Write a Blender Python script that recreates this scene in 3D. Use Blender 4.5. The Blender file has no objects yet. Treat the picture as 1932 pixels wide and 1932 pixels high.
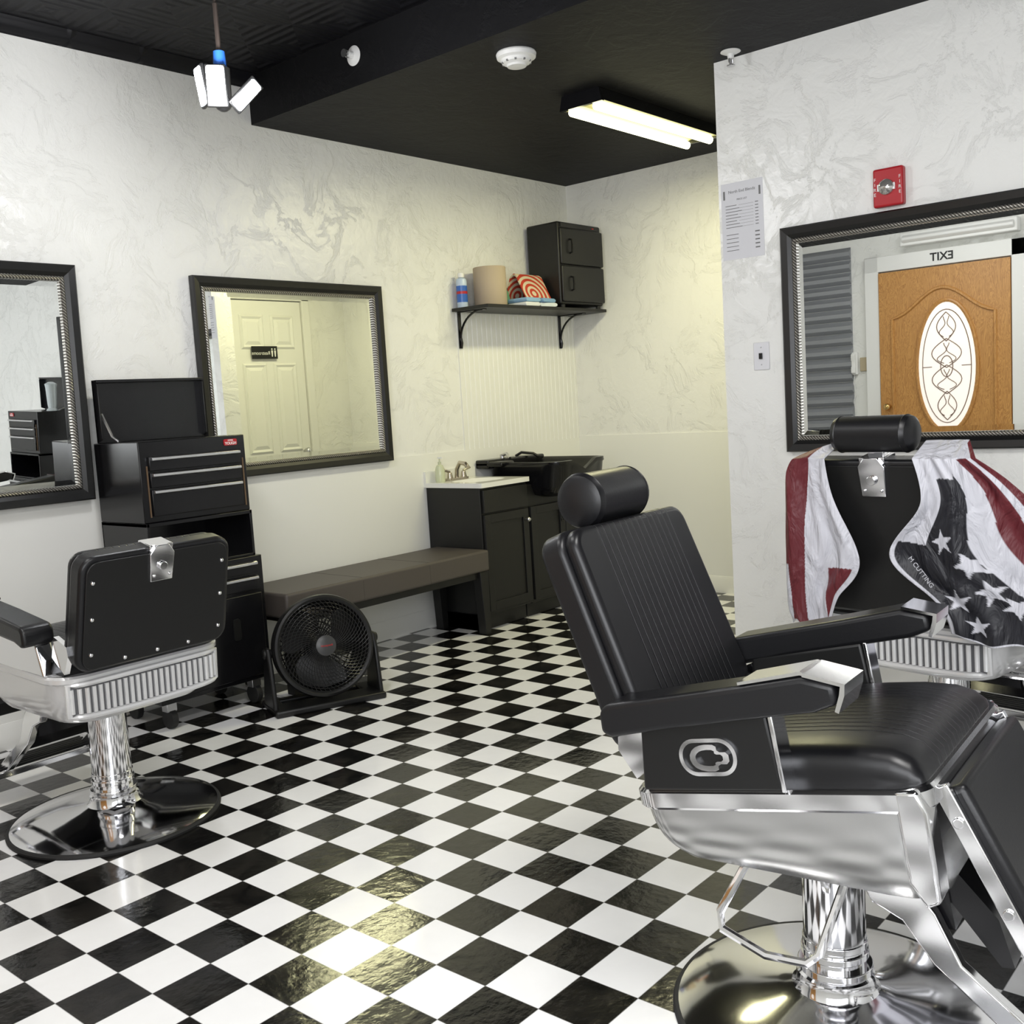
import bpy, bmesh, math, random
from mathutils import Vector, Matrix
random.seed(3)
scene=bpy.context.scene
try:
    scene.view_settings.view_transform='Standard'
except Exception: pass
COL=bpy.context.collection
rad=math.radians
# ---------------------------------------------------------------- materials
MATS={}
def mat(name,color,rough=.5,metal=0,bump=None,emit=None,spec=.5,coat=0,trans=0,alpha=1):
    if name in MATS: return MATS[name]
    m=bpy.data.materials.new(name); m.use_nodes=True
    nt=m.node_tree; b=nt.nodes["Principled BSDF"]
    b.inputs["Base Color"].default_value=(*color,1)
    b.inputs["Roughness"].default_value=rough
    b.inputs["Metallic"].default_value=metal
    b.inputs["Specular IOR Level"].default_value=spec
    b.inputs["Coat Weight"].default_value=coat
    b.inputs["Transmission Weight"].default_value=trans
    b.inputs["Alpha"].default_value=alpha
    if emit:
        b.inputs["Emission Color"].default_value=(*emit[0],1); b.inputs["Emission Strength"].default_value=emit[1]
    if bump:
        sc,st=bump[0],bump[1]; dist=bump[2] if len(bump)>2 else .01
        tc=nt.nodes.new("ShaderNodeTexCoord"); n=nt.nodes.new("ShaderNodeTexNoise"); n.inputs["Scale"].default_value=sc
        n.inputs["Detail"].default_value=6
        bp=nt.nodes.new("ShaderNodeBump"); bp.inputs["Strength"].default_value=st; bp.inputs["Distance"].default_value=dist
        nt.links.new(tc.outputs["Object"],n.inputs["Vector"]); nt.links.new(n.outputs["Fac"],bp.inputs["Height"])
        nt.links.new(bp.outputs["Normal"],b.inputs["Normal"])
    MATS[name]=m
    return m
def N(m,t): return m.node_tree.nodes.new(t)
def L(m,a,b): m.node_tree.links.new(a,b)
def mth(m,op,a,b=None):
    n=N(m,"ShaderNodeMath"); n.operation=op
    for i,v in enumerate((a,b)):
        if v is None: continue
        if isinstance(v,(int,float)): n.inputs[i].default_value=v
        else: L(m,v,n.inputs[i])
    return n.outputs[0]

def plaster(name,col,strength=.35,rough=.42,spec=.5):
    m=mat(name,col,rough,spec=spec)
    b=m.node_tree.nodes["Principled BSDF"]
    tc=N(m,"ShaderNodeTexCoord")
    n1=N(m,"ShaderNodeTexNoise"); n1.inputs["Scale"].default_value=4.2; n1.inputs["Detail"].default_value=9; n1.inputs["Roughness"].default_value=.66; n1.inputs["Distortion"].default_value=.7
    L(m,tc.outputs["Object"],n1.inputs["Vector"])
    r=N(m,"ShaderNodeValToRGB"); r.color_ramp.elements[0].position=.49; r.color_ramp.elements[1].position=.55
    L(m,n1.outputs["Fac"],r.inputs["Fac"])
    n2=N(m,"ShaderNodeTexNoise"); n2.inputs["Scale"].default_value=18; n2.inputs["Detail"].default_value=7; n2.inputs["Distortion"].default_value=.4
    L(m,tc.outputs["Object"],n2.inputs["Vector"])
    add=mth(m,'ADD',mth(m,'MULTIPLY',r.outputs["Color"],.9),mth(m,'MULTIPLY',n2.outputs["Fac"],1.4))
    bp=N(m,"ShaderNodeBump"); bp.inputs["Strength"].default_value=strength; bp.inputs["Distance"].default_value=.006
    L(m,add,bp.inputs["Height"]); L(m,bp.outputs["Normal"],b.inputs["Normal"])
    return m
WALL=plaster("wall_plaster",(.83,.83,.80),.45,.28)
WAIN=mat("wainscot_paint",(.83,.83,.79),.35,bump=(9,.15,.004))
BLKPAINT=plaster("ceiling_black_paint",(.006,.006,.007),.30,.6,.18)
def tin():
    m=mat("ceiling_tin_black",(.006,.006,.008),.5,spec=.22)
    tc=N(m,"ShaderNodeTexCoord"); sp=N(m,"ShaderNodeSeparateXYZ"); L(m,tc.outputs["Object"],sp.inputs[0])
    def tri(o,per):
        f=mth(m,'FRACT',mth(m,'DIVIDE',o,per)); return mth(m,'ABSOLUTE',mth(m,'SUBTRACT',f,.5))
    a=mth(m,'MAXIMUM',tri(sp.outputs[0],.305),tri(sp.outputs[1],.305))
    w=mth(m,'SINE',mth(m,'MULTIPLY',a,40))
    bp=N(m,"ShaderNodeBump"); bp.inputs["Strength"].default_value=.35; bp.inputs["Distance"].default_value=.008
    L(m,w,bp.inputs["Height"]); L(m,bp.outputs["Normal"],m.node_tree.nodes["Principled BSDF"].inputs["Normal"])
    return m
TIN=tin()
BEAD=mat("beadboard_paint",(.82,.82,.78),.35)
def tiles():
    m=mat("checker_floor_tile",(.5,.5,.5),.2)
    b=m.node_tree.nodes["Principled BSDF"]
    tc=N(m,"ShaderNodeTexCoord"); sp=N(m,"ShaderNodeSeparateXYZ"); L(m,tc.outputs["Object"],sp.inputs[0])
    S=.1420
    ux=mth(m,'DIVIDE',mth(m,'SUBTRACT',sp.outputs[0],1.455-S*40),S); uy=mth(m,'DIVIDE',mth(m,'SUBTRACT',sp.outputs[1],1.688-S*40),S)
    s=mth(m,'ADD',mth(m,'FLOOR',ux),mth(m,'FLOOR',uy))
    par=mth(m,'GREATER_THAN',mth(m,'FRACT',mth(m,'MULTIPLY',s,.5)),.25)
    n=N(m,"ShaderNodeTexNoise"); n.inputs["Scale"].default_value=7; n.inputs["Detail"].default_value=8; n.inputs["Distortion"].default_value=1.2
    L(m,tc.outputs["Object"],n.inputs["Vector"])
    r1=N(m,"ShaderNodeValToRGB"); r1.color_ramp.elements[0].color=(.004,.004,.004,1); r1.color_ramp.elements[1].color=(.02,.018,.015,1)
    r1.color_ramp.elements[0].position=.4; r1.color_ramp.elements[1].position=.75
    r2=N(m,"ShaderNodeValToRGB"); r2.color_ramp.elements[0].color=(.82,.82,.82,1); r2.color_ramp.elements[1].color=(.90,.90,.90,1)
    L(m,n.outputs["Fac"],r1.inputs[0]); L(m,n.outputs["Fac"],r2.inputs[0])
    mx=N(m,"ShaderNodeMix"); mx.data_type='RGBA'
    L(m,par,mx.inputs[0]); L(m,r1.outputs[0],mx.inputs[6]); L(m,r2.outputs[0],mx.inputs[7])
    def edge(u):
        f=mth(m,'FRACT',u); return mth(m,'GREATER_THAN',mth(m,'ABSOLUTE',mth(m,'SUBTRACT',f,.5)),.49)
    e=mth(m,'MAXIMUM',edge(ux),edge(uy))
    mx2=N(m,"ShaderNodeMix"); mx2.data_type='RGBA'; mx2.inputs[7].default_value=(.05,.05,.05,1)
    L(m,mth(m,'MULTIPLY',e,.5),mx2.inputs[0]); L(m,mx.outputs[2],mx2.inputs[6])
    L(m,mx2.outputs[2],b.inputs["Base Color"])
    n3=N(m,"ShaderNodeTexNoise"); n3.inputs["Scale"].default_value=34; n3.inputs["Detail"].default_value=5
    L(m,tc.outputs["Object"],n3.inputs["Vector"])
    wn=N(m,"ShaderNodeTexWhiteNoise"); wn.noise_dimensions='2D'
    cb=N(m,"ShaderNodeCombineXYZ"); L(m,mth(m,'FLOOR',ux),cb.inputs[0]); L(m,mth(m,'FLOOR',uy),cb.inputs[1]); L(m,cb.outputs[0],wn.inputs["Vector"])
    rr=N(m,"ShaderNodeMapRange"); rr.inputs[3].default_value=.06; rr.inputs[4].default_value=.17
    L(m,n.outputs["Fac"],rr.inputs[0]); L(m,mth(m,'ADD',rr.outputs[0],mth(m,'MULTIPLY',wn.outputs["Value"],.06)),b.inputs["Roughness"])
    # black tiles carry a stronger slate relief than white ones
    bp=N(m,"ShaderNodeBump"); bp.inputs["Distance"].default_value=.002
    L(m,mth(m,'SUBTRACT',.50,mth(m,'MULTIPLY',par,.36)),bp.inputs["Strength"])
    L(m,n3.outputs["Fac"],bp.inputs["Height"]); L(m,bp.outputs["Normal"],b.inputs["Normal"])
    return m
TILE=tiles()
CHROME=mat("chrome",(.82,.82,.84),.08,1)
RIMCH=mat("chrome_rim",(.80,.80,.81),.12,1)
SATIN=mat("satin_silver",(.62,.62,.63),.28,1)
PANSIDE=mat("brushed_pan_silver",(.52,.52,.51),.24,.9)
ENAMEL=mat("silver_enamel",(.70,.70,.70),.22,.25,coat=.5)
BLACKL=mat("black_leather",(.006,.006,.007),.36,bump=(160,.10,.002),spec=.4)
def ribbed():
    m=mat("black_leather_ribbed",(.006,.006,.007),.34,spec=.4)
    tc=N(m,"ShaderNodeTexCoord"); sp=N(m,"ShaderNodeSeparateXYZ"); L(m,tc.outputs["Object"],sp.inputs[0])
    f=mth(m,'FRACT',mth(m,'DIVIDE',mth(m,'ADD',sp.outputs[1],5),.022)); t=mth(m,'ABSOLUTE',mth(m,'SUBTRACT',f,.5))
    g=mth(m,'POWER',mth(m,'MULTIPLY',t,2),14)
    lim=mth(m,'LESS_THAN',mth(m,'ABSOLUTE',sp.outputs[1]),.15)
    h=mth(m,'MULTIPLY',mth(m,'MULTIPLY',g,lim),-1)
    bp=N(m,"ShaderNodeBump"); bp.inputs["Strength"].default_value=1.0; bp.inputs["Distance"].default_value=.006
    L(m,h,bp.inputs["Height"]); L(m,bp.outputs["Normal"],m.node_tree.nodes["Principled BSDF"].inputs["Normal"])
    return m
RIB=ribbed()
BLKPL=mat("black_plastic",(.007,.007,.007),.4,spec=.4)
BLKMET=mat("black_painted_steel",(.006,.006,.007),.2,spec=.4)
BLKWOOD=mat("black_painted_wood",(.008,.008,.008),.45,bump=(30,.1,.002),spec=.4)
RUBBER=mat("black_rubber",(.012,.012,.012),.7)
MIRROR=mat("mirror_glass",(.93,.95,.93),.0,1)
FRAMEB=mat("mirror_frame_black",(.006,.006,.006),.3)
WHITE=mat("white_plastic",(.8,.8,.78),.4)
WPAINT=mat("white_door_paint",(.80,.80,.77),.4)
BROWNL=mat("brown_leather",(.075,.064,.056),.5,bump=(120,.12,.002))
RED=mat("red_enamel",(.42,.012,.02),.35)
def rope():
    m=mat("silver_rope_trim",(.5,.48,.44),.3,.9)
    tc=N(m,"ShaderNodeTexCoord"); sp=N(m,"ShaderNodeSeparateXYZ"); L(m,tc.outputs["Object"],sp.inputs[0])
    s=mth(m,'ADD',sp.outputs[0],sp.outputs[2])
    w=mth(m,'SINE',mth(m,'MULTIPLY',s,520))
    r=N(m,"ShaderNodeMapRange"); r.inputs[1].default_value=-1; L(m,w,r.inputs[0])
    cr=N(m,"ShaderNodeValToRGB"); cr.color_ramp.elements[0].color=(.10,.09,.08,1); cr.color_ramp.elements[1].color=(.62,.6,.55,1)
    L(m,r.outputs[0],cr.inputs[0]); L(m,cr.outputs[0],m.node_tree.nodes["Principled BSDF"].inputs["Base Color"])
    bp=N(m,"ShaderNodeBump"); bp.inputs["Strength"].default_value=.6; bp.inputs["Distance"].default_value=.002
    L(m,w,bp.inputs["Height"]); L(m,bp.outputs["Normal"],m.node_tree.nodes["Principled BSDF"].inputs["Normal"])
    return m
ROPE=rope()
def oak():
    m=mat("golden_oak",(.42,.2,.06),.4)
    tc=N(m,"ShaderNodeTexCoord"); mp=N(m,"ShaderNodeMapping"); mp.inputs["Scale"].default_value=(6,6,1.1)
    L(m,tc.outputs["Object"],mp.inputs[0])
    n=N(m,"ShaderNodeTexNoise"); n.inputs["Scale"].default_value=2.5; n.inputs["Detail"].default_value=6; n.inputs["Distortion"].default_value=2.5
    L(m,mp.outputs[0],n.inputs["Vector"])
    w=mth(m,'FRACT',mth(m,'MULTIPLY',n.outputs["Fac"],9))
    cr=N(m,"ShaderNodeValToRGB"); cr.color_ramp.elements[0].color=(.60,.31,.09,1); cr.color_ramp.elements[1].color=(.38,.17,.045,1)
    L(m,w,cr.inputs[0]); L(m,cr.outputs[0],m.node_tree.nodes["Principled BSDF"].inputs["Base Color"])
    return m
OAK=oak()
# ---------------------------------------------------------------- mesh builder
class MB:
    def __init__(s,M=None): s.v=[]; s.f=[]; s.mi=[]; s.M=M if M is not None else Matrix.Identity(4)
    def add(s,vs,fs,m=0,M=None):
        T=s.M@M if M is not None else s.M
        o=len(s.v); s.v+= [tuple(T@Vector(v)) for v in vs]
        s.f+=[tuple(i+o for i in f) for f in fs]; s.mi+=[m]*len(fs); return s
    def box(s,lo,hi,m=0,M=None):
        x0,y0,z0=lo;x1,y1,z1=hi
        if x0>x1:x0,x1=x1,x0
        if y0>y1:y0,y1=y1,y0
        if z0>z1:z0,z1=z1,z0
        vs=[(x0,y0,z0),(x1,y0,z0),(x1,y1,z0),(x0,y1,z0),(x0,y0,z1),(x1,y0,z1),(x1,y1,z1),(x0,y1,z1)]
        return s.add(vs,[(3,2,1,0),(4,5,6,7),(0,1,5,4),(1,2,6,5),(2,3,7,6),(3,0,4,7)],m,M)
    def loft(s,rings,m=0,cap0=True,cap1=True,closed=True,M=None):
        n=len(rings[0]); vs=[p for r in rings for p in r]; fs=[]
        for i in range(len(rings)-1):
            for j in range(n if closed else n-1):
                k=(j+1)%n
                fs.append((i*n+j,i*n+k,(i+1)*n+k,(i+1)*n+j))
        if cap0: fs.append(tuple(range(n-1,-1,-1)))
        if cap1: fs.append(tuple((len(rings)-1)*n+j for j in range(n)))
        return s.add(vs,fs,m,M)
    def prism(s,poly,a,b,axis='y',m=0,M=None):
        def P(p,t):
            return (p[0],t,p[1]) if axis=='y' else ((t,p[0],p[1]) if axis=='x' else (p[0],p[1],t))
        return s.loft([[P(p,a) for p in poly],[P(p,b) for p in poly]],m,M=M)
    def lathe(s,prof,n=32,m=0,M=None,cap=False):
        rings=[[(r*math.cos(2*math.pi*j/n),r*math.sin(2*math.pi*j/n),z) for j in range(n)] for r,z in prof]
        return s.loft(rings,m,cap0=cap or prof[0][0]>1e-5,cap1=cap or prof[-1][0]>1e-5,M=M)
    def cyl(s,p0,p1,r0,r1=None,n=20,m=0,M=None):
        r1=r0 if r1 is None else r1
        p0=Vector(p0);p1=Vector(p1);d=p1-p0;q=d.to_track_quat('Z','Y').to_matrix().to_4x4();q.translation=p0
        T=q if M is None else M@q
        return s.lathe([(r0,0),(r1,d.length)],n,m,T)
    def tube(s,pts,r,n=8,m=0,closed=False,M=None,sx=1.0):
        pts=[Vector(p) for p in pts]; rings=[]; N_=len(pts); up=None
        for i,p in enumerate(pts):
            if closed: t=(pts[(i+1)%N_]-pts[i-1])
            else: t=(pts[min(i+1,N_-1)]-pts[max(i-1,0)])
            t.normalize()
            if up is None:
                up=Vector((0,0,1)) if abs(t.z)<.9 else Vector((1,0,0))
            a=(up-t*up.dot(t)).normalized(); b=t.cross(a); up=a
            rings.append([tuple(p+a*math.cos(2*math.pi*j/n)*r+b*math.sin(2*math.pi*j/n)*r*sx) for j in range(n)])
        if closed: rings.append(rings[0]); return s.loft(rings,m,False,False,M=M)
        return s.loft(rings,m,M=M)
    def sphere(s,c,r,n=16,m=0,sc=(1,1,1)):
        prof=[(max(1e-4,math.sin(math.pi*i/n)),-math.cos(math.pi*i/n)) for i in range(n+1)]
        M=Matrix.Translation(c)@Matrix.Diagonal((r*sc[0],r*sc[1],r*sc[2],1))
        return s.lathe(prof,n*2,m,M)
    def make(s,name,mats,parent=None,bevel=0,seg=3,angle=35,smooth=True,label=None,cat=None,group=None,kind=None,loc=None,rz=0):
        me=bpy.data.meshes.new(name); me.from_pydata(s.v,[],s.f)
        if not isinstance(mats,(list,tuple)): mats=[mats]
        for m in mats: me.materials.append(m)
        me.polygons.foreach_set("material_index",s.mi)
        me.update()
        bm=bmesh.new(); bm.from_mesh(me); bmesh.ops.recalc_face_normals(bm,faces=bm.faces); bm.to_mesh(me); bm.free()
        if smooth:
            me.polygons.foreach_set("use_smooth",[True]*len(me.polygons))
            me.set_sharp_from_angle(angle=rad(angle))
        o=bpy.data.objects.new(name,me); COL.objects.link(o)
        if parent: o.parent=parent
        if loc: o.location=loc
        o.rotation_euler=(0,0,rad(rz))
        if bevel:
            b=o.modifiers.new("bevel",'BEVEL'); b.width=bevel; b.segments=seg; b.limit_method='ANGLE'; b.angle_limit=rad(32)
        if label: o["label"]=label
        if cat: o["category"]=cat
        if group: o["group"]=group
        if kind: o["kind"]=kind
        return o
def empty(name,label,cat,loc,rz=0,group=None,rx=0):
    o=bpy.data.objects.new(name,None); COL.objects.link(o); o.empty_display_size=.1
    o.location=loc; o.rotation_euler=(rx,0,rad(rz)); o["label"]=label; o["category"]=cat
    if group: o["group"]=group
    return o
def text(name,s,size,pos,mt,parent,ext=.0006,align='CENTER',M=None,spacing=1.0,bold=False):
    c=bpy.data.curves.new(name,'FONT'); c.body=s; c.size=size; c.extrude=ext; c.align_x=align; c.align_y='CENTER'; c.space_character=spacing
    if bold: c.offset=size*.02
    t=bpy.data.objects.new(name,c); COL.objects.link(t)
    bpy.context.view_layer.update()
    me=bpy.data.meshes.new_from_object(t); bpy.data.objects.remove(t)
    R=Matrix.Translation(pos)@(M if M is not None else Matrix.Identity(4))@Matrix.Rotation(rad(90),4,'X')
    me.transform(R); me.materials.clear(); me.materials.append(mt)
    o=bpy.data.objects.new(name,me); COL.objects.link(o); o.parent=parent
    return o
def superell(cx,cy,a,b,z,n=48,e=4.0):
    out=[]
    for j in range(n):
        t=2*math.pi*j/n; c,s_=math.cos(t),math.sin(t)
        out.append((cx+a*math.copysign(abs(c)**(2/e),c),cy+b*math.copysign(abs(s_)**(2/e),s_),z))
    return out
def rrect(w,h,r,n=6,cx=0,cy=0):
    pts=[]
    for (sx,sy,a0) in ((1,1,0),(-1,1,90),(-1,-1,180),(1,-1,270)):
        for i in range(n+1):
            a=rad(a0+90*i/n); pts.append((cx+sx*(w/2-r)+r*math.cos(a),cy+sy*(h/2-r)+r*math.sin(a)))
    return pts
def rrect_d(w,h,r,cx=0,cy=0,n=8,k=10):
    """rounded rectangle with extra points along the straight sides (always the same point count)"""
    p=rrect(w,h,r,n,cx,cy); out=[]; m_=n+1
    for i,a in enumerate(p):
        b=p[(i+1)%len(p)]; out.append(a)
        if (i+1)%m_==0:
            for q in range(1,k): out.append((a[0]+(b[0]-a[0])*q/k,a[1]+(b[1]-a[1])*q/k))
    return out
def chaikin(p,it=2):
    for _ in range(it):
        q=[]
        for i in range(len(p)):
            a=Vector(p[i]);b=Vector(p[(i+1)%len(p)]); q+=[tuple(a*.75+b*.25),tuple(a*.25+b*.75)]
        p=q
    return p
def struct(name,lo,hi,m):
    return MB().box(lo,hi).make(name,m,kind="structure",smooth=False)
# ---------------------------------------------------------------- room
XF,XE,XS,XB=-.42,3.94,2.99,5.36
YN,YC,YR,YS=4.0,2.15,1.75,-2.6
ZL,ZH=2.53,2.74
struct("floor",(XF,YS,-.1),(XB,YN,0),TILE)
struct("wall_north",(XF-.1,YN,-.1),(XB+.1,YN+.1,2.9),WALL)
struct("wall_back",(XB,YR-.1,-.1),(XB+.1,YN,2.9),WALL)
struct("wall_east",(XE,YS,-.0),(XE+.12,YC,ZL),WALL)
struct("wall_recess",(XE+.12,YR-.1,0),(XB,YR,ZL),WALL)
struct("wall_west",(XF-.1,YS-.1,-.1),(XF,YN,2.9),WALL)
struct("wall_south",(XF,YS-.1,-.1),(XB,YS,2.9),WALL)
struct("ceiling",(XF,YS,ZH),(XS,YN,ZH+.1),TIN)
struct("ceiling_low",(XS,YS,ZL),(XB,YN,ZH+.1),BLKPAINT)
b=MB(); b.prism([(YN,ZH),(YN,ZH-.05),(YN-.02,ZH-.045),(YN-.055,ZH-.012),(YN-.06,ZH)],XF,XS,'x'); b.make("trim_1",TIN,kind="structure")
struct("trim_2",(XF,YN-.008,.1),(XB,YN,.945),WAIN)
struct("trim_3",(XB-.008,YR,.1),(XB,YN-.008,.955),WAIN)
pts=[(4.27,YN)]; x=4.27
while x<5.345:
    pts+=[(x,YN-.007),(x+.034,YN-.007),(x+.0355,YN-.0044),(x+.037,YN-.007),(x+.039,YN-.0044)]; x+=.0413
pts+=[(x,YN-.007),(x,YN)]
b=MB(); b.prism(pts,.945,1.715,'z'); b.make("trim_4",BEAD,kind="structure",smooth=False)
def baseboard(name,p0,p1,nrm):
    b=MB(); n=Vector(nrm)
    prof=[(0,0),(.016,0),(.016,.08),(.010,.1),(0,.105)]
    r=[[tuple(Vector(p)+n*a+Vector((0,0,z))) for a,z in prof] for p in (p0,p1)]
    b.loft(r); b.make(name,WAIN,kind="structure")
baseboard("baseboard_north",(XF,YN,0),(XB,YN,0),(0,-1,0))
baseboard("baseboard_back",(XB,YR,0),(XB,YN,0),(-1,0,0))
baseboard("baseboard_east",(XE,YS,0),(XE,YC,0),(-1,0,0))
baseboard("baseboard_west",(XF,1.3,0),(XF,2.02,0),(1,0,0))
# ---------------------------------------------------------------- mirrors
def wall_mirror(loc,rz,w,h,label,tilt=0):
    e=empty("wall_mirror",label,"mirror",loc,rz,"matching framed wall mirrors",rx=rad(tilt))
    def frame(prof,name,mt):
        rings=[]
        for (ins,d) in prof:
            a=w/2-ins; c=h/2-ins
            rings.append([(-a,-d,-c),(a,-d,-c),(a,-d,c),(-a,-d,c)])
        b=MB()
        b.loft(rings+[rings[0]],cap0=False,cap1=False)
        return b.make(name,mt,e,smooth=False)
    frame([(0,.0),(0,.028),(.006,.034),(.03,.030),(.046,.020),(.048,.0)],"frame",FRAMEB)
    frame([(.046,.004),(.046,.022),(.051,.026),(.058,.025),(.063,.018),(.063,.004)],"rope_trim",ROPE)
    b=MB(); a=w/2-.061;c=h/2-.061; q=.024
    o=[(-a,-.0075,-c),(a,-.0075,-c),(a,-.0075,c),(-a,-.0075,c)]
    i=[(-a+q,-.0086,-c+q),(a-q,-.0086,-c+q),(a-q,-.0086,c-q),(-a+q,-.0086,c-q)]
    b.add(o+i,[(0,1,5,4),(1,2,6,5),(2,3,7,6),(3,0,4,7),(4,5,6,7)])
    b.make("mirror_glass",MIRROR,e,smooth=False)
    b=MB().box((-w/2+.01,-.004,-h/2+.01),(w/2-.01,0,h/2-.01)); b.make("backing",BLKWOOD,e)
    return e
wall_mirror((1.49,YN-.035,1.375),0,1.10,.92,"black framed wall mirror with silver rope trim above barber station",tilt=1.6)
wall_mirror((3.135,YN-.010,1.382),0,1.105,.895,"black framed wall mirror with silver rope trim beside tool chest")
wall_mirror((XE-.002,1.315,1.375),-90,1.11,.89,"black framed wall mirror with silver rope trim behind caped chair")
# ---------------------------------------------------------------- barber chair
def barber_chair(label,loc,az,lift=0,tilt=4,recline=14,head=True,foot=58,bz=.575,blen=.41,dr=.11,df=.18,rim=None,side=None,ax0=-.275,adz=0,hx=.0,hz=.05,hl=.215,hr=.052,studs=True,xf0=.238,bx=-.235,lever=1,bw=.46):
    rim=rim or RIMCH; side=side or BLKPL
    e=empty("barber_chair",label,"barber chair",loc,az,"vintage barber chairs")
    b=MB(); b.lathe([(.0001,.085),(.066,.085),(.072,.080),(.074,.062),(.082,.052),(.11,.044),(.17,.036),(.23,.027),(.28,.018),(.302,.012),(.305,.006),(.0001,.006)],72)
    b.make("pedestal_base",CHROME,e)
    b=MB(); b.lathe([(.303,.0),(.312,.0),(.313,.006),(.309,.012),(.303,.012)],72,cap=False); b.make("rubber_rim",RUBBER,e)
    zt=.37+lift
    b=MB(); b.cyl((0,0,.08),(0,0,zt),.058,n=40)
    for z,r in ((.086,.070),(.115,.063),(.135,.0605)): b.cyl((0,0,z),(0,0,z+.014),r,n=40)
    b.cyl((0,0,zt-.05),(0,0,zt),.068,n=40)
    b.make("hydraulic_column",CHROME,e,bevel=.002)
    T=Matrix.Translation((0,0,.42+lift))@Matrix.Rotation(-rad(tilt),4,'Y')@Matrix.Translation((0,0,-.42))
    b=MB(T); b.box((-.12,-.10,.320),(.16,.10,.36)); b.make("seat_bracket",BLKMET,e,bevel=.006)
    z0=zt-.01
    if lever==1: lp_=[(-.03,-.07,z0),(-.10,-.16,z0-.04),(-.14,-.20,z0-.13),(-.135,-.205,z0-.16),(-.05,-.21,z0-.185),(.02,-.20,z0-.185),(.04,-.19,z0-.17),(.075,-.10,z0-.02)]
    else: lp_=[(-.02,-.05,z0-.01),(-.03,-.14,z0-.035),(-.03,-.26,z0-.03),(-.01,-.275,z0-.03),(.03,-.265,z0-.035),(.03,-.15,z0-.03),(.03,-.06,z0)]
    b=MB(); b.tube(lp_,.008,8); b.make("pump_lever",CHROME,e)
    cr_=.05 if rim is RIMCH else .09
    def tub(t):
        xr=-.262+.03*t**4; xf=xf0+.012-.012*t**4; w=.262*(1-.06*t-.14*t**4)
        out=[]
        for x,y in rrect_d(xf-xr,2*w,cr_,(xr+xf)/2,0):
            u=min(1,max(0,(x+.26)/.50)); depth=dr+(df-dr)*min(1,u*1.15)
            out.append((x,y,.505-t*depth))
        return out
    b=MB(T); b.loft([tub(1-(1-t/12)**1.4) for t in range(13)]); b.make("seat_tub",PANSIDE if rim is RIMCH else ENAMEL,e,angle=40)
    b=MB(T)
    def band(z,off): return [(x,y,z) for x,y in rrect_d(.262+xf0+.02+2*off,.524+2*off,cr_,(xf0-.25)/2+.005,0)]
    hb_=.470 if rim is RIMCH else .484
    b.loft([band(hb_,-.004),band(hb_,.004),band(hb_+.005,.008),band(.501,.008),band(.507,.003),band(.507,-.004)],cap0=False,cap1=False)
    b.loft([band(.507,.003),band(.507,-.10)],cap0=False,cap1=True)
    bd=b.make("rim_band",rim,e,angle=25)
    if rim is RIMCH:
        for s2 in (1,-1):
            b=MB(T); b.prism([(xf0-.025,.506),(xf0+.012,.506),(xf0+.022,.47),(xf0+.016,.33),(xf0-.008,.320),(xf0-.028,.36)],s2*.215,s2*.270); b.make("front_corner_trim",RIMCH,bd,bevel=.006)
    else:
        zb=.505-dr*.84
        def path(s_,off):
            half=.262-.09
            if abs(s_)<=half: return (-.262-off,s_)
            a=(abs(s_)-half)/.09; sg=math.copysign(1,s_)
            return (-.262+.09-(.09+off)*math.cos(a),sg*(half+(.09+off)*math.sin(a)))
        gh=.225
        b=MB(T)
        for i in range(25):
            s_=-gh+2*gh*i/24
            q4=[path(s_-.0055,.010),path(s_-.002,.014),path(s_+.002,.014),path(s_+.0055,.010),path(s_+.0055,-.004),path(s_-.0055,-.004)]
            dzb=.008*(s_/gh)**2
            b.loft([[(x,y,zb+.012+dzb) for x,y in q4],[(x,y,.472) for x,y in q4]])
        b.make("rear_grille",ENAMEL,e)
        n_=24
        ss=[-gh-.008+2*(gh+.008)*i/n_ for i in range(n_+1)]
        b=MB(T)
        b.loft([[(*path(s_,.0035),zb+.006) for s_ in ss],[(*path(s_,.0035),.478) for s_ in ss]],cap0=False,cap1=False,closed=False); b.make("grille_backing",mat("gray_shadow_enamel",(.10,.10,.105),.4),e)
        b=MB(T)
        top_=[(*path(s_,.008),.484) for s_ in ss]; bot_=[(*path(s_,.006),zb+.002+.008*(s_/gh)**2) for s_ in reversed(ss)]
        b.tube(top_+bot_,.0085,8,closed=True); b.make("grille_frame",ENAMEL,e)
    for sgn in (1,-1):
        b=MB(T); y0,y1=sgn*.225,sgn*.272
        if side is BLKPL: poly=[(-.235,.507),(-.215,.632+adz),(.030,.645+adz),(.035,.507)]
        else: poly=[(-.20,.507),(-.16,.632+adz),(.06,.640+adz),(.10,.507)]
        b.prism(poly,y0,y1); sp=b.make("side_panel",side,e,bevel=.006)
        if side is BLKPL:
            b=MB(T); b.prism([(.033,.505),(.041,.505),(.041,.645),(.033,.645)],y0,y1+sgn*.003); b.make("panel_trim",CHROME,sp,bevel=.002)
            ex_=-.090; ez=.568; w0,w1=y1-sgn*.002,y1+sgn*.005
            b=MB(T)
            oo=rrect(.110,.066,.032,8,ex_,ez); ii=rrect(.096,.052,.025,8,ex_,ez)
            b.loft([[(x,w0,z) for x,z in oo],[(x,w1,z) for x,z in oo],[(x,w1,z) for x,z in ii],[(x,w0,z) for x,z in ii]],cap0=False,cap1=False)
            em=b.make("emblem_ring",CHROME,sp)
            og=[(.022,.024),(-.006,.025),(-.026,.018),(-.036,.002),(-.030,-.016),(-.010,-.025),(.020,-.025),(.020,-.012),(.044,-.012),(.044,.010),(.022,.010)]
            og=[(p[0],p[1]) for p in chaikin([(a,c,0) for a,c in og],1)]
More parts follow.
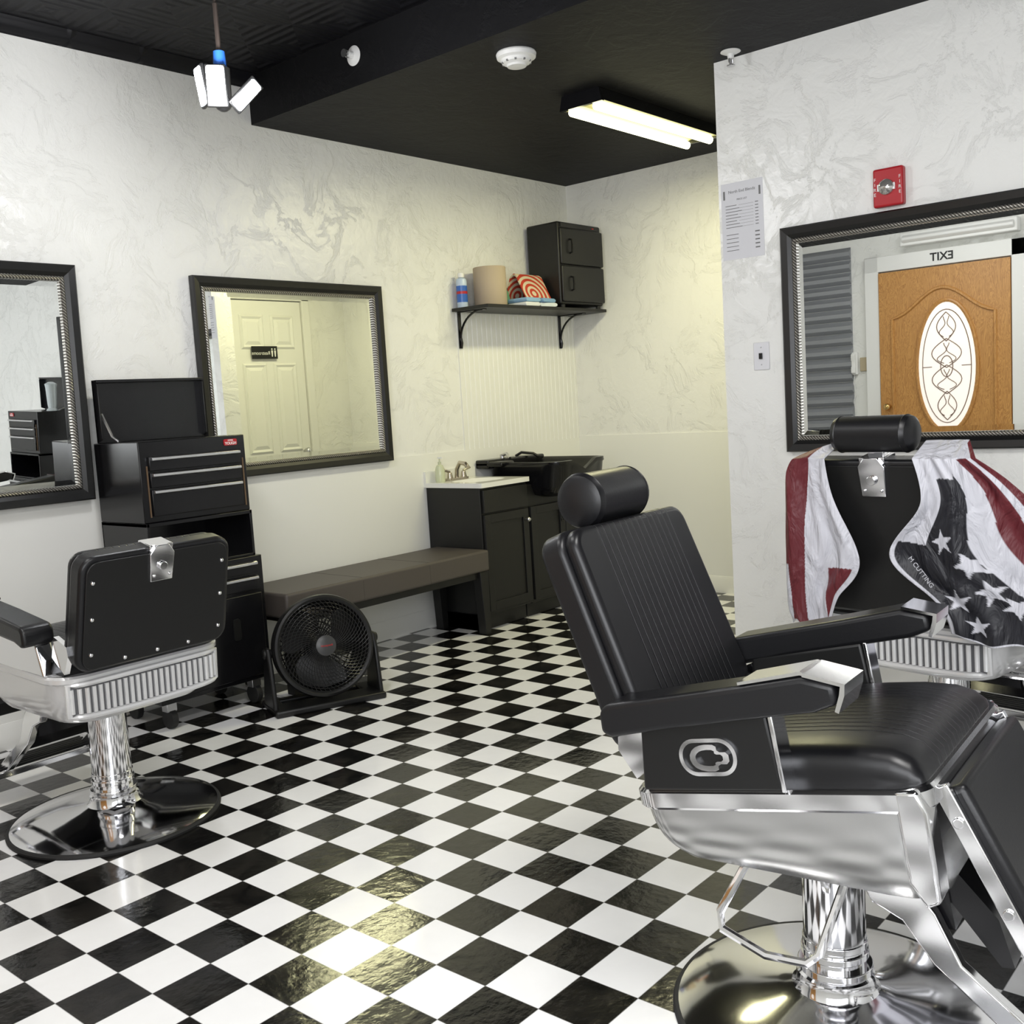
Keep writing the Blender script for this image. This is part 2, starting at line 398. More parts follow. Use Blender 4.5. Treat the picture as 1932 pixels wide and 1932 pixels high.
            ig=[(.004+(a-.004)*.70,c*.60) for a,c in og]
            b=MB(T)
            b.loft([[(ex_+x*.95,w0,ez+z*.95) for x,z in og],[(ex_+x*.95,w1+sgn*.003,ez+z*.95) for x,z in og],[(ex_+x*.95,w1+sgn*.003,ez+z*.95) for x,z in ig],[(ex_+x*.95,w0,ez+z*.95) for x,z in ig]],cap0=False,cap1=False)
            b.make("emblem",CHROME,em)
        ya,yb=sgn*.225,sgn*.314; a_=ax0
        b=MB(T@Matrix.Translation((0,0,adz)))
        b.prism([(a_,.626),(a_+.003,.664),(a_+.018,.678),(.0,.696),(.12,.706),(.172,.690),(.172,.658),(.13,.646),(.0,.638),(-.13,.629),(a_+.02,.617)],ya,yb)
        ar=b.make("armrest",BLACKL,e,bevel=.012,seg=4)
        b=MB(T@Matrix.Translation((0,0,adz)))
        # flat folded chrome cap: sloping nose plate plus top plate on one arm
        yo,yi=yb+sgn*.001,ya-sgn*.001
        cap=[(.125,.712),(.190,.690),(.186,.672),(.172,.645),(.166,.648),(.178,.674),(.182,.687),(.124,.706)]
        b.prism(cap,yi,yo)
        if sgn==-1: b.prism([(.010,.698),(.010,.703),(.120,.714),(.128,.711),(.126,.706),(.119,.708)],yi-sgn*-.004,yo-sgn*.004)
        b.make("arm_trim",RIMCH,ar,smooth=False)
        b=MB(T); b.prism([(-.29,.575),(-.285,.60),(-.22,.62),(-.20,.56),(-.262,.52)],sgn*.23,sgn*.245); b.make("arm_bracket",CHROME,ar)
    f_=xf0
    prof=[(-.235,.50),(-.235,.560),(-.225,.570),(-.1,.572),(.0,.573),(.08,.573),(.15,.570),(f_-.035,.562),(f_-.005,.548),(f_+.012,.525),(f_+.018,.49),(f_+.014,.42),(f_+.002,.355),(f_-.02,.345),(f_-.035,.50)]
    rings=[]
    for y,dz,ins in ((-.234,.045,.008),(-.233,.034,.004),(-.228,.020,.001),(-.218,.011,.0),(-.20,.006,0),(-.16,.003,0),(-.08,.001,0),(0,0,0),(.08,.001,0),(.16,.003,0),(.20,.006,0),(.218,.011,0),(.228,.020,.001),(.233,.034,.004),(.234,.045,.008)):
        rings.append([(x-(ins if x>.1 else 0),y,(z-dz*min(1,(z-.508)/.045)) if z>.515 else z) for x,z in prof])
    b=MB(T); b.loft(rings); b.make("seat_cushion",RIB,e,angle=70)
    B=T@Matrix.Translation((bx,0,bz))@Matrix.Rotation(-rad(recline),4,'Y')
    def yz(w0,w1,z0,z1,r):
        p=[]
        for (sx,zc,w,a0) in ((1,z1-r,w1,0),(-1,z1-r,w1,90),(-1,z0+r,w0,180),(1,z0+r,w0,270)):
            for i in range(7):
                a=rad(a0+15*i); p.append((sx*(w/2-r)+r*math.cos(a),zc+r*math.sin(a)))
        return p
    b=MB(B); b.prism(yz(bw,bw-.01,-.015,blen,.045),-.080,-.022,'x'); bk=b.make("backrest",BLACKL,e,bevel=.012,seg=4)
    b=MB(B); b.prism(yz(bw-.015,bw-.025,-.005,blen-.006,.04),-.026,.008,'x'); b.make("back_cushion",RIB,bk,bevel=.014,seg=5)
    b=MB(B); b.prism(yz(bw-.03,bw-.04,-.005,blen-.014,.035),-.085,-.078,'x'); b.make("back_panel",BLKPL,bk,bevel=.002)
    if studs:
        for (y,z) in [(-.2,blen-.07),(-.2,blen*.45),(-.2,.04),(.2,blen-.07),(.2,blen*.45),(.2,.04),(0,.01),(.1,.01),(-.1,.01)]:
            b=MB(B); b.sphere((-.0855,y,z),.0065,6); b.make("stud",CHROME,bk)
    q=blen-.375
    b=MB(B@Matrix.Translation((.004,0,q))); b.prism([(-.034,.280),(.034,.280),(.038,.36),(.02,.384),(-.02,.384),(-.038,.36)],-.097,-.086,'x'); b.box((-.09,-.036,.367),(-.03,.036,.384))
    b.cyl((-.097,0,.325),(-.106,0,.325),.013)
    for y,z in ((-.024,.297),(.024,.297)): b.sphere((-.097,y,z),.005,6)
    b.make("headrest_socket",CHROME,bk,bevel=.002)
    if head:
        hc=(-.055+hx,blen+hz)
        b=MB(B)
        r_=hr; l_=hl
        prof=[(.0001,0),(r_*.7,.001),(r_*.93,.008),(r_,.018),(r_+.0015,.020),(r_,.022),(r_,l_-.022),(r_+.0015,l_-.020),(r_,l_-.018),(r_*.93,l_-.008),(r_*.7,l_-.001),(.0001,l_)]
        b.lathe(prof,36,0,Matrix.Translation((hc[0],-l_/2,hc[1]))@Matrix.Rotation(rad(-90),4,'X'))
        hd=b.make("headrest",BLACKL,e)
        b=MB(B); b.box((-.062,-.022,blen-.1),(-.052,.022,hc[1]-.03)); b.make("headrest_post",CHROME,hd,bevel=.002)
    P=T@Matrix.Translation((f_+.030,0,.485))@Matrix.Rotation(rad(foot),4,'Y')
    b=MB(P); b.box((.0,-.200,-.006),(.27,.200,.036)); ft=b.make("footrest",BLACKL,e,bevel=.012,seg=3)
    pe=P@Vector((.27,0,0)); fx,fz=pe.x+.03,.11
    for s2 in (1,-1):
        b=MB(P)
        b.box((-.010,s2*.200,-.010),(.285,s2*.214,.016))
        b.cyl((.05,s2*.2,.003),(.05,s2*.219,.003),.009); b.cyl((.20,s2*.2,.003),(.20,s2*.219,.003),.009)
        b.M=Matrix.Identity(4)
        b.prism([(pe.x-.025,pe.z+.05),(pe.x+.005,pe.z+.03),(fx+.012,fz),(fx-.012,fz)],s2*.186,s2*.200)
        b.make("footrest_rail",RIMCH,ft,bevel=.002)
    b=MB()
    b.box((fx-.03,-.20,fz-.02),(fx+.14,.20,fz))
    for i in range(6): b.box((fx+.02*i,-.18,fz),(fx+.008+.02*i,.18,fz+.005),1)
    b.make("foot_plate",[CHROME,RUBBER],ft,bevel=.003)
    b=MB(T); b.box((f_-.05,-.12,.22),(f_-.02,.12,.345)); b.prism([(f_-.02,.345),(f_+.05,.24),(f_+.06,.16),(f_+.04,.16),(f_-.04,.30)],-.115,.115); b.make("frame_cross_piece",BLKMET,ft)
    for s2 in (1,-1):
        b=MB(); zz=lift
        b.prism([(.10,.325+zz),(.13,.352+zz),(.18,.350+zz),(.225,.295+zz),(.265,.215+zz),(fx-.01,fz+.025),(fx-.02,fz),(fx-.055,fz+.01),(.22,.205+zz),(.17,.27+zz),(.12,.29+zz)],s2*.125,s2*.150); b.make("link_bar",RIMCH,ft,bevel=.004,seg=2)
    return e
barber_chair("black and chrome vintage barber chair without headrest, facing wall",(1.50,2.98,0),91,lift=.03,tilt=2,recline=12,head=False,foot=60,bz=.553,blen=.315,dr=.145,df=.16,rim=ENAMEL,side=CHROME,ax0=-.19,adz=-.024,lever=2,bw=.475)
barber_chair("reclined black leather and chrome barber chair with round headrest",(1.79,.79,0),-86,lift=.02,tilt=10,recline=12.5,foot=72,bz=.592,blen=.418,dr=.135,df=.195,hx=.022,hz=.052,hr=.056,bx=-.228,bw=.475)
barber_chair("black barber chair with headrest, draped with a flag cape",(3.03,.965,0),-9,lift=.04,tilt=2,recline=8,foot=50,bz=.56,blen=.42,dr=.145,df=.16,rim=ENAMEL,side=CHROME,hz=.065,hl=.225,hr=.048,studs=False,lever=2)
# cape over chair
def interp(c,t):
    k=t*(len(c)-1); i=min(int(k),len(c)-2); f=k-i
    p0=c[max(i-1,0)];p1=c[i];p2=c[i+1];p3=c[min(i+2,len(c)-1)]
    return tuple(.5*((2*p1[q])+(-p0[q]+p2[q])*f+(2*p0[q]-5*p1[q]+4*p2[q]-p3[q])*f*f+(-p0[q]+3*p1[q]-3*p2[q]+p3[q])*f**3) for q in range(2))
def capemat():
    m=mat("printed_cape_fabric",(.5,.5,.5),.5)
    b=m.node_tree.nodes["Principled BSDF"]
    a=N(m,"ShaderNodeAttribute"); a.attribute_name="Col"
    L(m,a.outputs["Color"],b.inputs["Base Color"])
    tc=N(m,"ShaderNodeTexCoord"); mp=N(m,"ShaderNodeMapping"); mp.inputs["Scale"].default_value=(1,1,.45); L(m,tc.outputs["Object"],mp.inputs[0])
    n=N(m,"ShaderNodeTexNoise"); n.inputs["Scale"].default_value=16; n.inputs["Detail"].default_value=4; n.inputs["Distortion"].default_value=1.0; L(m,mp.outputs[0],n.inputs["Vector"])
    bp=N(m,"ShaderNodeBump"); bp.inputs["Strength"].default_value=.9; bp.inputs["Distance"].default_value=.025
    L(m,n.outputs["Fac"],bp.inputs["Height"]); L(m,bp.outputs["Normal"],b.inputs["Normal"])
    return m
CAPE=capemat()
def star(y,z,cy,cz,r,rot=12):
    dx,dz=y-cy,z-cz; d=math.hypot(dx,dz)
    if d>r: return False
    a=(math.atan2(dz,dx)-rad(90)+rad(rot))%(2*math.pi/5)
    a2=min(a,2*math.pi/5-a)
    x0,y0=r,0; ri=r*.40; x1,y1=ri*math.cos(math.pi/5),ri*math.sin(math.pi/5)
    den=(y1-y0)*math.cos(a2)-(x1-x0)*math.sin(a2)
    return d<(x0*(y1-y0)-y0*(x1-x0))/den
MAR=(.10,.009,.014);WHT=(.48,.48,.52);NAV=(.006,.006,.010)
def drape(outer,inner,colf,name,parent,nu=140,nv=180,ph=0,k1=9,front=.55):
    vs=[];cols=[];fs=[]
    for j in range(nv+1):
        v=j/nv; a=interp(inner,v); c=interp(outer,v)
        wd=abs(c[0]-a[0])
        for i in range(nu+1):
            u=i/nu; y=a[0]*(1-u)+c[0]*u; z=a[1]*(1-u)+c[1]*u
            s_=max(0,abs(y)-.235)
            x=-.435+.30*(1.0-z)*.28+ front*s_
            amp=min(1,wd/.16)*(.35+.65*v)
            fold=.015*math.sin(u*k1+v*2.2+ph)+.007*math.sin(u*k1*2.3-v*3+ph*2)+.003*math.sin(u*25+v*17)*math.sin(v*11+u*7)
            x-= fold*amp
            zz=z+.008*math.sin(u*k1*1.3+ph)*v
            if z>1.0: x+=(z-1.0)*2.5
            vs.append((x,y,zz)); cols.append(colf(u,v,y,z))
    for j in range(nv):
        for i in range(nu):
            k=j*(nu+1)+i; fs.append((k,k+1,k+nu+2,k+nu+1))
    b=MB(); b.add(vs,fs); o=b.make(name,CAPE,parent)
    ca=o.data.color_attributes.new("Col",'FLOAT_COLOR','POINT')
    for i,c in enumerate(cols): ca.data[i].color=(*c,1)
    md=o.modifiers.new("thick",'SOLIDIFY'); md.thickness=.002
    return o
cp=empty("barber_cape","red white and black flag print cape draped over chair back","cape",(3.03,.965,0),-9)
def cl(u,v,y,z):
    if u<.06 or v>.975: return WHT
    k=y-.04*math.sin((1-z)*4)
    if k>.165: return MAR if not(z<.70 and y>.25) else WHT
    if k>.110: return WHT
    if z<.70 and k<.10: return MAR
    return WHT
def cr(u,v,y,z):
    if u<.035 or v>.98: return WHT
    if z>.95 and y>-.235: return WHT
    if u<.24 and z>.785: return WHT
    bd=.58-.06*math.sin(v*3)
    if u<bd:
        for (sy,sz,r,ro) in ((-.200,.79,.034,12),(-.262,.735,.040,30),(-.225,.645,.034,5),(-.30,.665,.038,20),(-.265,.585,.030,0),(-.35,.63,.034,40)):
            if star(y,z,sy,sz,r,ro): return WHT
        return NAV
    k=(u-bd)/(1-bd)
    if k<.34: return WHT if v<.9 else NAV
    if k<.70: return MAR if v>.12 else WHT
    if k<.84: return WHT
    return MAR
drape([(.128,1.04),(.225,.985),(.265,.815),(.292,.605),(.272,.53)],[(.117,1.04),(.10,.906),(.03,.725),(.10,.62),(.135,.535)],cl,"cape_panel",cp,k1=8)
dR=drape([(-.235,1.04),(-.34,.945),(-.45,.80),(-.53,.65),(-.57,.49)],[(-.123,1.04),(-.153,.89),(-.06,.745),(-.18,.625),(-.205,.55)],cr,"cape_panel",cp,ph=1.3,k1=13,front=.6)
text("lettering","M CUTTING",.017,(-.434,-.150,.716),mat("gray_print",(.42,.42,.45),.6),dR,M=Matrix.Rotation(rad(-90),4,'Z')@Matrix.Rotation(rad(50),4,'Y'))
# ---------------------------------------------------------------- tool chest
def tool_chest(loc,rz,label):
    e=empty("tool_chest",label,"tool cabinet",loc,rz,"black rolling tool cabinets")
    def shell(nm,x,z0,z1,yf):
        b=MB(); b.box((-x,yf,z0),(x,0,z1)); return b.make(nm,BLKMET,e,bevel=.004)
    bc=shell("base_cabinet",.258,.11,.63,-.36)
    b=MB(); b.box((-.24,-.345,.63),(-.228,0,.82)); b.box((.228,-.345,.63),(.24,0,.82)); b.box((-.24,-.01,.63),(.24,0,.82)); b.box((-.24,-.345,.63),(.24,0,.64)); b.box((-.24,-.345,.805),(.24,0,.82))
    b.make("open_bay",BLKMET,e,bevel=.002)
    tc_=shell("top_chest",.24,.82,1.135,-.335)
    def drawer(par,x,z0,z1,y):
        b=MB(); b.box((-x,y-.012,z0),(x,y,z1)); d=b.make("drawer",BLKMET,par,bevel=.003)
        b=MB(); b.prism([(y-.012,z1),(y-.026,z1-.004),(y-.027,z1-.014),(y-.020,z1-.016),(y-.012,z1-.016)],-x*.97,x*.97,'x'); b.make("handle",SATIN,d,bevel=.001)
    for z0,z1 in ((1.02,1.075),(.955,1.013),(.845,.948)): drawer(tc_,.205,z0,z1,-.335)
    for x in (-.212,.222):
        b=MB(); b.box((x-.003,-.338,.842),(x+.003,-.334,1.04)); b.make("edge_strip",mat("tan_strip",(.12,.075,.04),.5),tc_)
    b=MB(); b.prism(rrect(.062,.026,.006,4,.17,1.107),-.339,-.335,'y'); lb=b.make("badge",RED,tc_)
    text("lettering","HYPER",.0085,(.17,-.3395,1.114),WHITE,lb,bold=True); text("lettering","TOUGH",.015,(.17,-.3395,1.102),WHITE,lb,bold=True)
    for z0,z1 in ((.56,.61),(.49,.55)): drawer(bc,.225,z0,z1,-.36)
    b=MB(); b.box((-.235,-.372,.13),(.235,-.36,.475)); dr=b.make("door",BLKMET,bc,bevel=.003)
    b=MB(); b.prism(rrect(.035,.09,.012,4,.10,.34),-.376,-.371,'y'); b.make("handle",BLKPL,dr)
    b=MB(); b.box((-.24,-.045,1.135),(.24,-.033,1.385)); b.prism([(-.033,1.135),(-.075,1.15),(-.075,1.37),(-.033,1.385)],-.24,-.234,'x'); b.prism([(-.033,1.135),(-.075,1.15),(-.075,1.37),(-.033,1.385)],.234,.24,'x'); b.box((-.24,-.075,1.373),(.24,-.033,1.385))
    ld=b.make("lid",BLKMET,e,bevel=.002)
    b=MB(); b.tube([(-.225,-.06,1.25),(-.21,-.10,1.16),(-.215,-.16,1.137)],.006,6); b.make("lid_stay",SATIN,ld)
    for x in (-.2,.2):
        for y in (-.31,-.05):
            b=MB(); b.cyl((x-.013,y,.04),(x+.013,y,.04),.04,n=20); b.box((x-.022,y-.02,.07),(x+.022,y+.02,.11),1)
            b.make("caster",[RUBBER,SATIN],e,bevel=.002)
    return e
tool_chest((2.295,YN-.045,0),0,"black rolling tool chest with open lid and silver drawer pulls")
tool_chest((XE-.045,.04,0),-90,"black rolling tool chest standing under far mirror wall")
b=MB(); b.lathe([(.0001,0),(.045,0),(.04,.01),(.03,.02),(.034,.05),(.04,.17),(.045,.2),(.02,.215),(.0001,.217)],24)
b.make("disinfectant_jar",mat("jar_glass",(.55,.6,.62),.1,.2),label="clear glass disinfectant jar with lid on tool chest",cat="jar",loc=(3.72,.20,1.136))
# ---------------------------------------------------------------- fan
fe=empty("floor_fan","round black floor fan with spiral grille on stand","fan",(2.64,3.36,0),-22)
FM=Matrix.Translation((0,0,.245))@Matrix.Rotation(rad(-10),4,'X')@Matrix.Rotation(rad(90),4,'X')
b=MB(FM)
def circ(r,z,n=64): return [(r*math.cos(2*math.pi*j/n),r*math.sin(2*math.pi*j/n),z) for j in range(n)]
b.loft([circ(r,z) for r,z in [(.165,-.09),(.192,-.07),(.206,-.01),(.212,.045),(.207,.062),(.198,.066),(.188,.060),(.190,.04),(.184,-.05),(.160,-.075),(.165,-.09)]],cap0=False,cap1=False)
b.make("fan_housing",BLKPL,fe)
FG=mat("fan_grille_black",(.014,.014,.014),.3)
b=MB(FM)
for r in (.055,.070,.085,.100,.115,.130,.145,.160,.175,.187):
    zz=.060+.012*math.cos(r/.2*math.pi/2)
    b.tube(circ(r,zz,48),.0014,5,closed=True)
for k in range(60):
    a0=2*math.pi*k/60
    b.tube([((.036+.154*t)*math.cos(a0+t*.75),(.036+.154*t)*math.sin(a0+t*.75),.062+.012*math.cos(t*math.pi/2)) for t in [i/7 for i in range(8)]],.0014,4)
b.make("fan_grille",FG,fe)
b=MB(FM)
b.lathe([(.0001,.084),(.028,.083),(.042,.077),(.044,.06),(.0001,.06)],32); hb=b.make("fan_hub",mat("dark_gray_plastic",(.045,.045,.045),.35),fe)
t=text("lettering","Honeywell",.0115,(0,-.0855,0),mat("red_print",(.5,.03,.03),.4),hb)
t.matrix_local=Matrix.Translation((0,0,.245))@Matrix.Rotation(rad(-10),4,'X')
for k in range(3):
    b=MB(FM)
    a=2*math.pi*k/3; vs=[]
    for i in range(9):
        t_=i/8; r=.03+.145*t_; w=.50+.35*math.sin(t_*math.pi)
        vs.append([(r*math.cos(a+t_*.5-w),r*math.sin(a+t_*.5-w),-.03),(r*math.cos(a+t_*.5),r*math.sin(a+t_*.5),0),(r*math.cos(a+t_*.5+w),r*math.sin(a+t_*.5+w),.03)])
    b.loft(vs,cap0=False,cap1=False,closed=False)
    b.make("fan_blade",BLKPL,fe)
b=MB(FM); b.cyl((0,0,-.05),(0,0,.03),.04,n=24); b.make("motor_hub",BLKPL,fe)
b=MB(FM)
for r in (.05,.075,.1,.125,.15): b.tube(circ(r,-.082,32),.003,4,closed=True)
for k in range(48):
    a=2*math.pi*k/48; b.tube([(.02*math.cos(a),.02*math.sin(a),-.084),(.168*math.cos(a),.168*math.sin(a),-.080)],.003,4)
b.make("rear_grille",BLKPL,fe)
b=MB()
for s2 in (1,-1):
    b.prism([(-.075,.02),(-.045,.20),(-.02,.27),(.02,.27),(.045,.20),(.09,.02)],s2*.214,s2*.234,'x')
    b.cyl((s2*.205,0,.245),(s2*.245,0,.245),.02)
b.box((-.234,-.105,0),(.234,.02,.028)); b.box((-.234,-.09,0),(-.17,.13,.025)); b.box((.17,-.09,0),(.234,.13,.025)); b.box((-.234,.1,0),(.234,.14,.02))
b.make("fan_stand",BLKPL,fe,bevel=.008)
b=MB(); b.tube([(2.602,3.56,.006),(2.598,3.64,.006),(2.590,3.72,.006),(2.60,3.85,.006),(2.61,3.97,.01),(2.61,3.984,.05),(2.61,3.984,.30)],.004,6); b.make("power_cord",WHITE,label="thin white power cord running along floor to wall",cat="cord")
# ---------------------------------------------------------------- bench
be=empty("bench","long upholstered bench with taupe leather top and black legs","bench",(3.28,3.745,0))
b=MB(); b.box((-.65,-.19,.335),(.65,.19,.445)); b.make("seat_cushion",BROWNL,be,bevel=.012,seg=3)
SEAM=mat("brown_seam",(.05,.042,.037),.6)
for x in (-.215,.215):
    b=MB(); b.tube([(x,-.1895,.34),(x,-.1895,.432),(x,-.18,.4448),(x,.18,.4448),(x,.1895,.432)],.0012,5); b.make("seam",SEAM,be)
for x in (-1,1):
    for y in (-1,1):
        b=MB(); b.prism([(x*.64,.0),(x*.60,.0),(x*.58,.335),(x*.645,.335)],y*.13,y*.183); b.make("leg",BLKWOOD,be,bevel=.003)
b=MB(); b.box((-.58,-.165,.30),(.58,.165,.335)); b.make("apron",BLKWOOD,be)
# ---------------------------------------------------------------- vanity
ve=empty("sink_vanity","small black bathroom vanity cabinet with white sink top","cabinet",(4.125,3.99,0))
W=.19; Dp=.39
b=MB(); b.box((-W,-Dp,.09),(W,0,.765)); b.box((-W,-Dp+.05,0),(W,0,.09)); b.box((-W,-Dp,0),(-W+.018,0,.09)); body=b.make("cabinet_body",BLKWOOD,ve,bevel=.003)
b=MB(); b.box((-W+.012,-Dp-.018,.63),(W-.012,-Dp,.752)); b.make("drawer_front",BLKWOOD,ve,bevel=.003)
def shaker(x0,x1,z0,z1,y,par,fr=.045):
    b=MB(); b.box((x0,y-.010,z0),(x1,y,z1))
    for l,h in (((x0,z0),(x0+fr,z1)),((x1-fr,z0),(x1,z1)),((x0+fr,z0),(x1-fr,z0+fr)),((x0+fr,z1-fr),(x1-fr,z1))): b.box((l[0],y-.018,l[1]),(h[0],y-.010,h[1]))
    return b.make("door",BLKWOOD,par,bevel=.0015)
dv=shaker(-W+.012,W-.012,.11,.62,-Dp,ve)
b=MB(); b.sphere((W-.035,-Dp-.036,.56),.013,10); b.cyl((W-.035,-Dp-.018,.56),(W-.035,-Dp-.03,.56),.006); b.make("knob",SATIN,dv)
b=MB()
o_=[(x,y-.20,.765) for x,y,_ in superell(0,0,W+.010,.215,0,48,40)]
top_=[(x,y,.79) for x,y,z in o_]
def rg(a,c,z,e_=2.6): return [(x,y-.215,z) for x,y,_ in superell(0,0,a,c,0,48,e_)]
b.loft([o_,top_,rg(.145,.125,.790),rg(.135,.115,.782),rg(.10,.085,.72),rg(.02,.02,.70)],cap0=False)
b.box((-W-.010,-.012,.79),(W+.010,.006,.85))
b.make("sink_top",mat("white_cultured_marble",(.82,.82,.78),.15),ve,bevel=0)
FN=mat("brushed_nickel",(.55,.50,.43),.25,1)
b=MB()
b.box((-.075,-.075,.79),(.075,-.035,.803)); b.tube([(0,-.055,.80),(0,-.06,.85),(0,-.085,.885),(0,-.125,.878),(0,-.14,.862)],.013,10)
for x in (-.055,.055): b.cyl((x,-.055,.80),(x,-.055,.835),.018,.012); b.tube([(x,-.055,.838),(x*1.9,-.06,.852)],.008,8)
b.make("faucet",FN,ve,bevel=.002)
b=MB(); b.lathe([(.0001,0),(.025,0),(.027,.01),(.026,.07),(.018,.09),(.009,.095),(.009,.11),(.0001,.11)],20); b.cyl((0,0,.11),(0,0,.13),.004); b.box((-.006,-.025,.128),(.006,.008,.136),1)
b.make("soap_bottle",[mat("clear_soap",(.72,.76,.55),.15,trans=.3),WHITE],label="clear plastic pump bottle of hand soap on sink",cat="soap bottle",loc=(3.99,3.93,.7905))
# ---------------------------------------------------------------- shampoo cabinet
se=empty("shampoo_station","black shampoo bowl mounted on a two door cabinet","wash basin",(4.650,3.985,0))
b=MB(); b.box((-.32,-.37,.08),(.32,0,.74)); b.box((-.32,-.33,0),(.32,0,.08)); b.make("cabinet_body",BLKWOOD,se,bevel=.003)
for s2,x0,x1 in ((-1,-.308,-.003),(1,.003,.308)):
    d_=shaker(x0,x1,.10,.62,-.37,se)
    b=MB(); cx=s2*.035; b.tube([(cx+.014*math.cos(a),-.395,.55+.04*math.sin(a)) for a in [2*math.pi*i/24 for i in range(24)]],.0035,6,closed=True); b.cyl((cx,-.388,.585),(cx,-.396,.585),.004); b.make("handle",BLKMET,d_)
def bowl(a,c,z,dip=0,e_=6.0,cy=-.300):
    out=[]
    for x,y,_ in superell(0,0,a,c,0,64,e_):
        zz=z
        if dip and y<-c*.5: zz-=dip*max(0,1-(x/(.10))**2)
        out.append((x-.035,y+cy,zz))
    return out
b=MB(); b.loft([bowl(.14,.13,.66),bowl(.21,.21,.68),bowl(.235,.255,.73,.02),bowl(.240,.27,.835,.05),bowl(.246,.276,.842,.05),bowl(.244,.274,.862,.055),bowl(.225,.252,.862,.055),bowl(.21,.235,.845,.045),bowl(.19,.20,.77),bowl(.12,.12,.74)])
b.make("shampoo_bowl",BLKMET,se,angle=60)
b=MB(); b.box((-.315,-.10,.83),(.20,-.0,.880)); b.box((-.315,-.2,.84),(-.20,-.0,.870)); b.make("bowl_deck",BLKMET,se,bevel=.01)
b=MB(); b.cyl((-.12,-.04,.88),(-.12,-.04,.90),.015); b.tube([(-.12,-.04,.895),(-.15,-.10,.905),(-.17,-.14,.88)],.009,8); b.tube([(0,-.04,.88),(.02,-.07,.90),(.07,-.12,.89),(.08,-.15,.870)],.008,8,1); b.make("faucet",[SATIN,BLKPL],se)
# ---------------------------------------------------------------- shelf & contents
ZS=1.735
sh=empty("wall_shelf","black wall shelf on two curved metal brackets","shelf",(4.785,YN-.010,ZS))
b=MB(); b.box((-.555,-.27,-.018),(.555,0,0)); b.make("shelf_board",BLKWOOD,sh,bevel=.002)
for x in (-.50,.42):
    b=MB(); b.box((x-.012,-.004,-.22),(x+.012,0,-.018)); b.box((x-.012,-.2,-.023),(x+.012,0,-.018))
    b.tube([(x,-.006-.17*(1-math.cos(t)),-.17+.15*math.sin(t)) for t in [i*math.pi/2/10 for i in range(11)]],.006,6)
    b.tube([(x,-.006,-.215),(x,-.012,-.19),(x,-.006,-.165)],.008,6)
    b.make("bracket",BLKMET,sh)
tw=empty("towel_warmer","black two door hot towel warmer cabinet on shelf","towel warmer",(5.115,3.720,ZS))
for x in (-.18,.18):
    for y in (.03,.22): b=MB(); b.cyl((x,y,0),(x,y,.02),.014); b.make("foot",RUBBER,tw)
b=MB(); b.box((-.215,.012,.02),(.215,.25,.50)); b.make("cabinet_body",BLKPL,tw,bevel=.012)
for z0,z1 in ((.035,.245),(.252,.462)):
    b=MB(); b.box((-.210,-.006,z0),(.210,.012,z1)); d_=b.make("door",BLKPL,tw,bevel=.008)
    b=MB(); zc=(z0+z1)/2; b.tube([(-.13,-.006,zc-.04),(-.13,-.024,zc-.035),(-.13,-.026,zc),(-.13,-.024,zc+.035),(-.13,-.006,zc+.04)],.006,6); b.make("handle",BLKMET,d_)
b=MB(); b.box((-.19,.008,.468),(.19,.013,.492)); cpn=b.make("control_strip",BLKMET,tw)
b=MB(); b.box((.12,.006,.477),(.14,.009,.483)); b.make("indicator_light",RED,cpn)
b=MB(); b.lathe([(.0001,0),(.028,0),(.030,.004),(.030,.145),(.026,.158),(.014,.166),(.0001,.166)],24); b.cyl((0,0,.166),(0,0,.19),.018,m=1); b.lathe([(.0305,.03),(.0305,.12)],24,2); b.lathe([(.0306,.075),(.0306,.09)],24,3)
sc_=b.make("spray_can",[mat("can_white_blue",(.5,.6,.75),.3),WHITE,mat("can_blue",(.03,.12,.45),.3),RED],label="blue and white aerosol disinfectant spray can on shelf",cat="spray can",loc=(4.275,3.945,ZS+.0005))
b=MB(); b.lathe([(.02,0),(.09,0),(.092,.003),(.092,.217),(.09,.22),(.02,.22),(.02,0)],40,cap=False); b.make("paper_towel_roll",mat("brown_kraft_paper",(.42,.34,.25),.8,bump=(60,.1,.002)),label="large roll of brown kraft paper towel",cat="paper roll",loc=(4.43,3.87,ZS+.0005))
def ringmat():
    m=mat("orange_ring_print",(.7,.2,.05),.7)
    tc=N(m,"ShaderNodeTexCoord"); sp=N(m,"ShaderNodeSeparateXYZ"); L(m,tc.outputs["Object"],sp.inputs[0])
    x=mth(m,'ADD',sp.outputs[0],.03)
    dz=mth(m,'MULTIPLY',mth(m,'SUBTRACT',sp.outputs[2],.08),1.2)
    d=mth(m,'SQRT',mth(m,'ADD',mth(m,'MULTIPLY',x,x),mth(m,'MULTIPLY',dz,dz)))
    g=mth(m,'GREATER_THAN',mth(m,'FRACT',mth(m,'DIVIDE',d,.036)),.5)
    mx=N(m,"ShaderNodeMix"); mx.data_type='RGBA'; mx.inputs[6].default_value=(.66,.56,.40,1); mx.inputs[7].default_value=(.50,.045,.02,1)
    L(m,g,mx.inputs[0]); L(m,mx.outputs[2],m.node_tree.nodes["Principled BSDF"].inputs["Base Color"]); return m
b=MB()
prof=[(-.085,.056),(-.055,.115),(-.020,.185),(.0,.198),(.03,.18),(.07,.06),(.064,.058),(.026,.172),(.0,.190),(-.015,.178),(-.049,.111),(-.079,.054)]
b.prism(prof,-.12,.11,'x')
b.make("printed_towel",ringmat(),label="orange and cream ring patterned towel tented over folded towels",cat="towel",loc=(4.755,3.865,ZS+.0))
cols=[(.72,.74,.76),(.25,.42,.62),(.65,.70,.74),(.20,.35,.55),(.75,.74,.68)]
k=0
